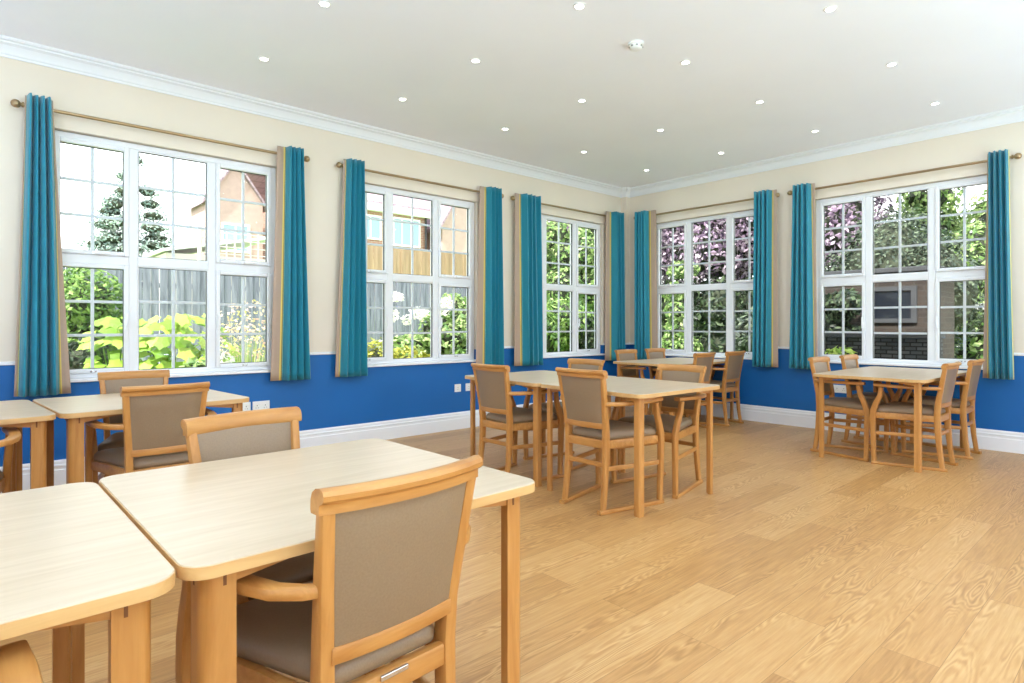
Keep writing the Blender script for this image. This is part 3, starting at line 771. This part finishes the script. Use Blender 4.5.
def broadleaf(label, loc, n, size, mat, spread, h):
    t = thing('garden_plant', label, 'plant', loc); rs = random.Random(SEED[0]); SEED[0] += 1
    mb = MB()
    for i in range(n):
        q = rs.uniform(0, 2*PI); r = spread*math.sqrt(rs.random()); z = h*rs.uniform(0.45, 1.0)
        c = Vector((r*math.cos(q), r*math.sin(q), z)); nrm = Vector((math.cos(q)*0.5 + rs.uniform(-.3, .3), math.sin(q)*0.5 - 0.4, 0.9)).normalized()
        tdir = Vector((math.cos(q), math.sin(q), -0.25)); tdir = (tdir - nrm*tdir.dot(nrm)).normalized(); bb = nrm.cross(tdir); s = size*rs.uniform(0.7, 1.2)
        pts = []
        for kk in range(10):      # lobed leaf outline
            a_ = 2*PI*kk/10; rr = s*(1.0 if kk % 2 == 0 else 0.68); pts.append(c + tdir*rr*math.cos(a_) + bb*rr*math.sin(a_)*0.8 - nrm*rr*rr*0.6)
        mb.add(pts + [c], [(k_, (k_+1) % 10, 10) for k_ in range(10)])
    obj('leaves', mb, LM[mat], t)
    mb = MB()
    for i in range(9):
        q = i*2*PI/9; mb.tube([(0, 0, GZ), (0.5*spread*math.cos(q)*0.5, 0.5*spread*math.sin(q)*0.5, h*0.45), (0.6*spread*math.cos(q), 0.6*spread*math.sin(q), h*0.75)], 0.008, 6)
    obj('stem', mb, LM['mid'], t)
broadleaf('big-leaved lime green plant before the round bush', (1.12, 7.5, 0), 80, 0.10, 'lime', 0.28, 1.22)
broadleaf('wide big-leaved lime plant in the middle of the first window', (1.65, 7.3, 0), 170, 0.105, 'lime', 0.48, 1.25)
broadleaf('low lime plant spilling toward the grasses', (1.95, 6.9, 0), 80, 0.08, 'lime', 0.28, 0.95)
plant('garden_bush', 'dark leafy clump below the big lime leaves', 'bush', (1.30, 6.35, 0), scatter(0.12, 0.12, 0.35, 0.75, 4, 0.16), 500, 0.07, 'mid')
plant('white_flower_bush', 'pale cream flower clump at the window bottom', 'bush', (1.72, 6.3, 0), scatter(0.1, 0.1, 0.45, 0.72, 3, 0.13), 300, 0.05, 'fresh', extra=('petals', scatter(0.12, 0.12, 0.6, 0.85, 4, 0.1), 160, 0.035, 'flower'))
def grass(label, loc, n, h, spread, mat):
    t = thing('garden_grass_clump', label, 'plant', loc); rs = random.Random(SEED[0]); SEED[0] += 1; mb = MB()
    for i in range(n):
        q = rs.uniform(0, 2*PI); r = spread*rs.random(); x, y = r*math.cos(q), r*math.sin(q); hh = h*rs.uniform(0.6, 1.05); ln = rs.uniform(0.05, 0.35); w_ = 0.009
        tx, ty = -math.sin(q)*w_, math.cos(q)*w_; vs = []
        for k_ in range(4):
            f = k_/3; px_, py_ = x + math.cos(q)*ln*f*f, y + math.sin(q)*ln*f*f; ww = (1 - f*0.9); z = GZ + (hh-GZ)*(f - 0.12*f*f)
            vs += [(px_-tx*ww, py_-ty*ww, z), (px_+tx*ww, py_+ty*ww, z)]
        mb.add(vs, [(0,1,3,2),(2,3,5,4),(4,5,7,6)])
    obj('blades', mb, LM[mat], t)
    leaves_mesh('flower_heads', [(0, 0, h*0.97, spread*1.25, spread*1.25, h*0.2)], 240, 0.022, LM['pink'], SEED[0], t, core=0)
grass('clump of long grasses with pale pink flowers beside the curtain', (2.15, 6.55, 0), 260, 1.05, 0.30, 'blade')
grass('clump of thin grasses with buff flowers behind the first', (2.40, 7.3, 0), 220, 1.25, 0.32, 'blade')

# fence
def boards(u0, u1, y, z0, z1, bw, th):
    mb = MB(); x = u0; i = 0
    while x < u1 - 0.01:
        x2 = min(x + bw, u1); dy = 0.012*(i % 2); mb.box((x + 0.004, y + dy, z0), (x2 - 0.004, y + dy + th, z1)); x = x2; i += 1
    mb.box((u0, y + 0.03, z0 + 0.25), (u1, y + 0.07, z0 + 0.33)).box((u0, y + 0.03, z1 - 0.35), (u1, y + 0.07, z1 - 0.27))
    return mb
def fence(label, y, u0, u1, z0, z1, mat, bay=1.9, bw=0.125):
    t = thing('garden_fence', label, 'fence'); x = u0
    while x < u1 - 0.01:
        x2 = min(x + bay, u1)
        obj('fence_panel', boards(x + 0.05, x2 - 0.05, y, z0, z1, bw, 0.02), M[mat], t)
        obj('fence_post', MB().box((x - 0.05, y - 0.01, z0 - 0.05), (x + 0.05, y + 0.09, z1 + 0.03), c=0.006), M[mat], t); x = x2
fence('weathered grey board fence along the back of the garden', 11.5, -0.6, 15.2, GZ, 2.15, 'greywood')
fence('tan board fence on the raised ground before the houses', 14.6, 7.2, 13.9, 1.7, 3.32, 'tanwood', 1.8, 0.14)
t = thing('garden_trellis', 'pale square trellis above the grey fence', 'trellis')
m = MB()
for i in range(14): x = 3.0 + i*0.14; m.box((x, 11.54, 2.152), (x + 0.018, 11.555, 2.86))
for i in range(6): z = 2.2 + i*0.125; m.box((2.97, 11.556, z), (4.86, 11.57, z + 0.018))
obj('lattice', m, M['trellis'], t)
for x in (2.95, 4.86): obj('post', MB().box((x, 11.52, 2.152), (x + 0.05, 11.58, 2.95), c=0.005), M['trellis'], t)
t = thing('garden_shed', 'pale roofed garden shed behind the fence', 'shed')
obj('roof', MB().loft([[(2.9, y, z), (5.3, y, z + 0.5), (5.3, y, z + 0.44), (2.9, y, z - 0.06)] for y, z in ((14.0, 2.75), (16.4, 2.75))]), M['shed'], t)
obj('wall', MB().box((3.0, 14.1, GZ), (5.2, 16.3, 2.68)), M['trellis'], t)

# houses behind
def gable_roof(mb, u0, u1, y0, y1, ze, zr, along='u', ov=0.25, th=0.12):
    if along == 'u':
        ym = (y0+y1)/2
        for s, ya in ((-1, y0 - ov), (1, y1 + ov)):
            mb.loft([[(x, ya, ze - 0.12), (x, ym, zr), (x, ym, zr + th), (x, ya, ze)] for x in (u0 - ov, u1 + ov)])
    else:
        xm = (u0+u1)/2
        for xa in (u0 - ov, u1 + ov):
            mb.loft([[(xa, y, ze - 0.12), (xm, y, zr), (xm, y, zr + th), (xa, y, ze)] for y in (y0 - ov, y1 + ov)])
    return mb
def hwindow(t, u0, u1, y, z0, z1, mull=1):
    m = MB(); f = 0.07
    m.box((u0, y-0.04, z0), (u0+f, y, z1)).box((u1-f, y-0.04, z0), (u1, y, z1)).box((u0+f, y-0.04, z0), (u1-f, y, z0+f)).box((u0+f, y-0.04, z1-f), (u1-f, y, z1))
    for i in range(mull): x = u0 + (u1-u0)*(i+1)/(mull+1); m.box((x-0.03, y-0.039, z0+f), (x+0.03, y, z1-f))
    w_ = obj('window', m, M['paint_white'], t)
    obj('pane', MB().box((u0+f, y-0.015, z0+f), (u1-f, y-0.005, z1-f)), M['houseglass'], w_)
t = thing('street_house', 'brick house with tiled roof and white windows, seen through the middle window', 'house')
obj('wall', MB().box((8.4, 21, 1.65), (14.1, 27, 5.75)), M['brick'], t)
obj('fascia', MB().box((8.2, 20.72, 5.6), (14.2, 20.99, 5.86)), M['paint_white'], t)
obj('roof', gable_roof(MB(), 8.4, 14.0, 21, 27, 5.95, 9.2), M['roof'], t)
obj('render_band', MB().box((8.4, 20.96, 3.3), (14.1, 20.99, 4.0)), M['rendercream'], t)
hwindow(t, 11.0, 11.95, 21, 4.5, 5.45); hwindow(t, 12.45, 13.75, 21, 4.35, 5.5, 2)
obj('drainpipe', MB().tube([(13.98, 20.9, 1.7), (13.98, 20.9, 5.6)], 0.05, 8), M['dark'], t)
t = thing('street_house', 'pink rendered gable house beside the brick house', 'house')
m = MB(); m.box((14.6, 20.6, 1.65), (17.6, 26, 5.4)); m.loft([[(14.6, y, 5.4), (17.6, y, 5.4), (15.7, y, 7.2)] for y in (20.6, 26)]); obj('wall', m, M['render'], t)
m = MB()
for xa in ((14.3, 5.05), (17.9, 5.05)): m.loft([[(xa[0], y, xa[1]), (15.7, y, 7.25), (15.7, y, 7.4), (xa[0], y, xa[1] + 0.16)] for y in (20.35, 26.2)])
obj('roof', m, M['roof'], t)
obj('side_wing', MB().box((17.6, 21.4, 1.65), (24.5, 26, 5.4)), M['brick'], t)
obj('wing_roof', gable_roof(MB(), 17.7, 24.5, 21.4, 26, 5.6, 7.8), M['roof'], t)
obj('satellite_dish', MB().lathe([(0.02, 0.0), (0.18, -0.05), (0.27, -0.13), (0.26, -0.14), (0.17, -0.07), (0.01, -0.03)], (17.0, 20.58, 4.7), 'y', 16), M['dark'], t, smooth=True)
obj('drainpipe', MB().tube([(17.7, 20.5, 1.7), (17.7, 20.5, 5.3)], 0.05, 8), M['dark'], t)
t = thing('street_house', 'house with a narrow pink gable behind the trellis', 'house')
m = MB(); m.box((5.9, 22, GZ), (7.75, 24, 5.5)); m.loft([[(5.9, y, 5.5), (7.75, y, 5.5), (6.83, y, 6.75)] for y in (22, 24)]); obj('gable_wall', m, M['render'], t)
m = MB()
for xa in (5.75, 7.9): m.loft([[(xa, y, 5.28), (6.83, y, 6.8), (6.83, y, 6.9), (xa, y, 5.4)] for y in (21.85, 24)])
obj('gable_roof', m, M['roof'], t)
hwindow(t, 6.35, 7.3, 22, 3.7, 4.7)

# --- second window planting
plant('garden_bush', 'bright yellow-green bush close outside the middle window', 'bush', (3.95, 6.65, 0), [(-0.62, 0, 0.45, 0.36, 0.3, 0.5), (-0.2, 0.05, 0.48, 0.36, 0.3, 0.52), (0.22, 0, 0.42, 0.38, 0.3, 0.48), (0.5, 0.1, 0.35, 0.3, 0.3, 0.42)], 4200, 0.035, 'yellow')
plant('hydrangea_bush', 'white-flowered bush behind the yellow-green bush', 'bush', (5.0, 7.6, 0), scatter(0.42, 0.3, 0.5, 1.25, 9, 0.3), 2600, 0.05, 'fresh', extra=('petals', scatter(0.5, 0.35, 0.75, 1.6, 16, 0.1), 900, 0.035, 'flower'))
plant('garden_bush', 'tall fresh green bush beside the white-flowered bush', 'bush', (5.95, 7.6, 0), scatter(0.42, 0.3, 0.5, 1.5, 10, 0.3), 3400, 0.05, 'fresh')
plant('garden_bush', 'low pale bush close under the middle window', 'bush', (5.0, 6.35, 0), scatter(0.25, 0.15, 0.3, 0.8, 5, 0.22), 1300, 0.05, 'mid')
plant('garden_bush', 'thin pale bush before the grey fence, middle window', 'bush', (4.0, 9.5, 0), scatter(0.25, 0.15, 0.4, 1.1, 5, 0.22), 700, 0.05, 'fresh')
# --- third window planting
plant('garden_bush', 'dense dark bush filling the lower corner window', 'bush', (7.7, 7.7, 0), scatter(0.65, 0.35, 0.3, 1.45, 14, 0.38), 4200, 0.06, 'mid')
plant('garden_bush', 'deep green bush low in the corner window beside the wall', 'bush', (8.75, 7.5, 0), scatter(0.5, 0.35, 0.3, 1.3, 10, 0.36), 2600, 0.06, 'dark')
plant('garden_tree', 'yellow-green tree rising above the dense dark bush', 'tree', (11.2, 10.3, 0), scatter(0.9, 0.7, 1.7, 3.4, 14, 0.6), 8500, 0.06, 'fresh', stem_h=2.0, stem_r=0.09, part='crown')
plant('garden_tree', 'pale fresh green tree before the far roofs', 'tree', (10.3, 11.0, 0), scatter(0.7, 0.35, 1.4, 3.0, 10, 0.5), 6000, 0.06, 'fresh', stem_h=1.8, stem_r=0.08, part='crown')
# --- two-window wall side
plant('purple_beech_tree', 'large purple-leaved beech tree seen through both corner-side windows', 'tree', (13.6, 6.9, 0), [(0, 2.9, 3.5, 1.5, 1.5, 1.5), (0, 1.6, 4.6, 1.7, 1.7, 1.6), (0, -0.4, 4.3, 1.6, 1.8, 1.9), (-0.2, -1.6, 5.0, 1.5, 1.6, 1.6), (-0.3, -3.0, 5.0, 1.2, 1.5, 1.2), (-0.3, 0.6, 3.0, 1.2, 1.3, 1.0), (-0.3, -1.9, 3.2, 1.2, 1.3, 1.1), (0.2, 4.2, 4.4, 1.4, 1.6, 1.8)], 36000, 0.065, 'purple', stem_h=3.5, stem_r=0.2, part='crown')
plant('garden_hedge', 'dark evergreen hedge below the purple beech', 'hedge', (13.0, 6.4, 0), [(0, y, z, 0.7, 0.8, 0.8) for y in (-2.6, -1.5, -0.4, 0.7, 1.8, 2.9, 4.0) for z in (0.6, 1.6)], 12000, 0.07, 'dark')
plant('garden_bush', 'bright green bush seen beside the corner curtain, under the purple tree', 'bush', (10.4, 6.62, 0), scatter(0.18, 0.22, 0.4, 2.3, 9, 0.26), 2600, 0.05, 'fresh')
plant('garden_bush', 'mottled brown-green conifer bush in the middle of the corner-side window', 'bush', (10.9, 5.3, 0), scatter(0.3, 0.4, 0.3, 1.5, 9, 0.36), 2600, 0.06, 'yew')
plant('garden_bush', 'dark rounded bush before the hedge', 'bush', (10.2, 4.75, 0), scatter(0.25, 0.3, 0.2, 1.0, 7, 0.3), 1800, 0.06, 'dark')
plant('garden_bush', 'leafy green bush low beside the curtain between the two windows', 'bush', (9.2, 3.95, 0), scatter(0.2, 0.25, 0.2, 0.9, 6, 0.25), 1500, 0.06, 'mid')
plant('garden_bush', 'small yellow bush above the leafy green bush', 'bush', (11.3, 4.75, 0), scatter(0.12, 0.12, 1.4, 1.8, 3, 0.2), 500, 0.06, 'yellow', stem_h=1.3)
plant('yew_tree', 'clipped grey-green dome conifer behind the garden building', 'tree', (11.9, 3.35, 0), [(0, 0, 1.75, 0.95, 0.95, 1.45), (0.05, 0.7, 1.5, 0.7, 0.75, 1.05), (0, -0.6, 1.7, 0.7, 0.7, 1.05), (0, 0.1, 0.7, 0.9, 1.0, 0.8)], 16000, 0.036, 'yew', part='crown', core=0.8)
plant('garden_bush', 'dark green shrub in front of the brick garden building', 'bush', (9.38, 3.45, 0), scatter(0.15, 0.25, 0.3, 1.5, 8, 0.26), 2200, 0.05, 'dark')
plant('garden_bush', 'bright small bush at the bottom of the end window, beside the stone wall', 'bush', (8.27, 2.95, 0), scatter(0.08, 0.12, 0.45, 0.95, 5, 0.17), 900, 0.04, 'lime')
plant('garden_tree', 'sunlit yellow-green tree beside the clipped dome conifer', 'tree', (15.5, 2.6, 0), scatter(0.8, 1.4, 1.6, 4.4, 18, 0.7), 14000, 0.06, 'fresh', stem_h=2.0, stem_r=0.1, part='crown')
plant('garden_hedge', 'sunlit ivy hedge at the far side of the paving', 'hedge', (13.2, 2.0, 0), [(0, y, z, 0.45, 0.55, 0.6) for y in (-1.2, -0.4, 0.4) for z in (0.5, 1.3, 2.0)], 4500, 0.07, 'fresh')
t = thing('garden_building', 'low brick garden building with a dark window below the dome conifer', 'building')
m = MB().box((9.9, 2.28, GZ), (11.0, 4.2, 1.92)); obj('wall', m, M['brick2'], t)
obj('roof', MB().box((9.8, 2.22, 1.92), (11.1, 4.28, 1.99), c=0.01), M['coping'], t)
m = MB()
for a, b in (((9.86, 2.48, 1.2), (9.899, 2.55, 1.72)), ((9.86, 3.05, 1.2), (9.899, 3.12, 1.72)), ((9.86, 2.55, 1.2), (9.899, 3.05, 1.26)), ((9.86, 2.55, 1.66), (9.899, 3.05, 1.72))): m.box(a, b)
w_ = obj('window', m, M['coping'], t); obj('pane', MB().box((9.885, 2.55, 1.26), (9.898, 3.05, 1.66)), M['darkglass'], w_)
t = thing('garden_retaining_wall', 'low dark slate retaining wall with grey coping', 'retaining wall')
obj('masonry', MB().box((8.62, 1.95, GZ), (8.85, 3.9, 1.0)), M['stone'], t)  # body of the low retaining wall
obj('coping', MB().box((8.58, 1.93, 1.0), (8.89, 3.92, 1.06), c=0.01), M['coping'], t)
t = thing('garden_rail', 'white rail in front of the ivy hedge', 'rail')
obj('top_rail', MB().box((12.2, 1.0, 1.42), (12.28, 2.75, 1.52), c=0.008), M['paint_white'], t)
for y in (1.05, 2.66): obj('post', MB().box((12.2, y, GZ), (12.28, y + 0.08, 1.42)), M['paint_white'], t)
plant('garden_bush', 'silvery low bush beside the paving under the end window', 'bush', (9.0, 1.58, 0), scatter(0.1, 0.1, 0.35, 0.75, 4, 0.15), 700, 0.045, 'flower')

# ------------------------------------------------------------------ light, world, camera
wd = bpy.data.worlds.new('sky'); SC.world = wd; wd.use_nodes = True
nt = wd.node_tree; bg = nt.nodes['Background']
tcw = nt.nodes.new('ShaderNodeTexCoord'); spw = nt.nodes.new('ShaderNodeSeparateXYZ'); rmp = nt.nodes.new('ShaderNodeValToRGB')
nt.links.new(tcw.outputs['Generated'], spw.inputs[0]); nt.links.new(spw.outputs[2], rmp.inputs[0])
rmp.color_ramp.elements[0].color = (1.0, 1.0, 1.0, 1); rmp.color_ramp.elements[1].color = (0.80, 0.90, 1.0, 1)
nt.links.new(rmp.outputs[0], bg.inputs[0]); bg.inputs[1].default_value = 3.2

sd = bpy.data.lights.new('sun', 'SUN'); sd.energy = 10.0; sd.angle = math.radians(1.0); sd.color = (1.0, 0.95, 0.86)
so = bpy.data.objects.new('sun', sd); COL.objects.link(so)
to_sun = Vector((-0.62, -0.16, 0.78)).normalized()
so.rotation_euler = to_sun.to_track_quat('Z', 'Y').to_euler(); so.location = (0, 0, 12)

cd = bpy.data.cameras.new('camera'); cam = bpy.data.objects.new('camera', cd); COL.objects.link(cam)
cam.location = (0, 0, 1.16); cam.rotation_euler = (PI/2, 0, -0.731903)
cd.sensor_fit = 'HORIZONTAL'; cd.sensor_width = 36; cd.lens = 36*600.99/1024; cd.shift_y = -(341.5 - 325.48)/1024
cd.clip_start = 0.05; cd.clip_end = 200
SC.camera = cam

SC.view_settings.view_transform = 'Standard'; SC.view_settings.look = 'None'
SC.view_settings.exposure = 0.0; SC.view_settings.gamma = 1.0; SC.view_settings.use_curve_mapping = False
SC.cycles.max_bounces = 10; SC.cycles.diffuse_bounces = 6; SC.cycles.transparent_max_bounces = 16
SC.cycles.use_denoising = True
SC.cycles.sample_clamp_indirect = 8.0
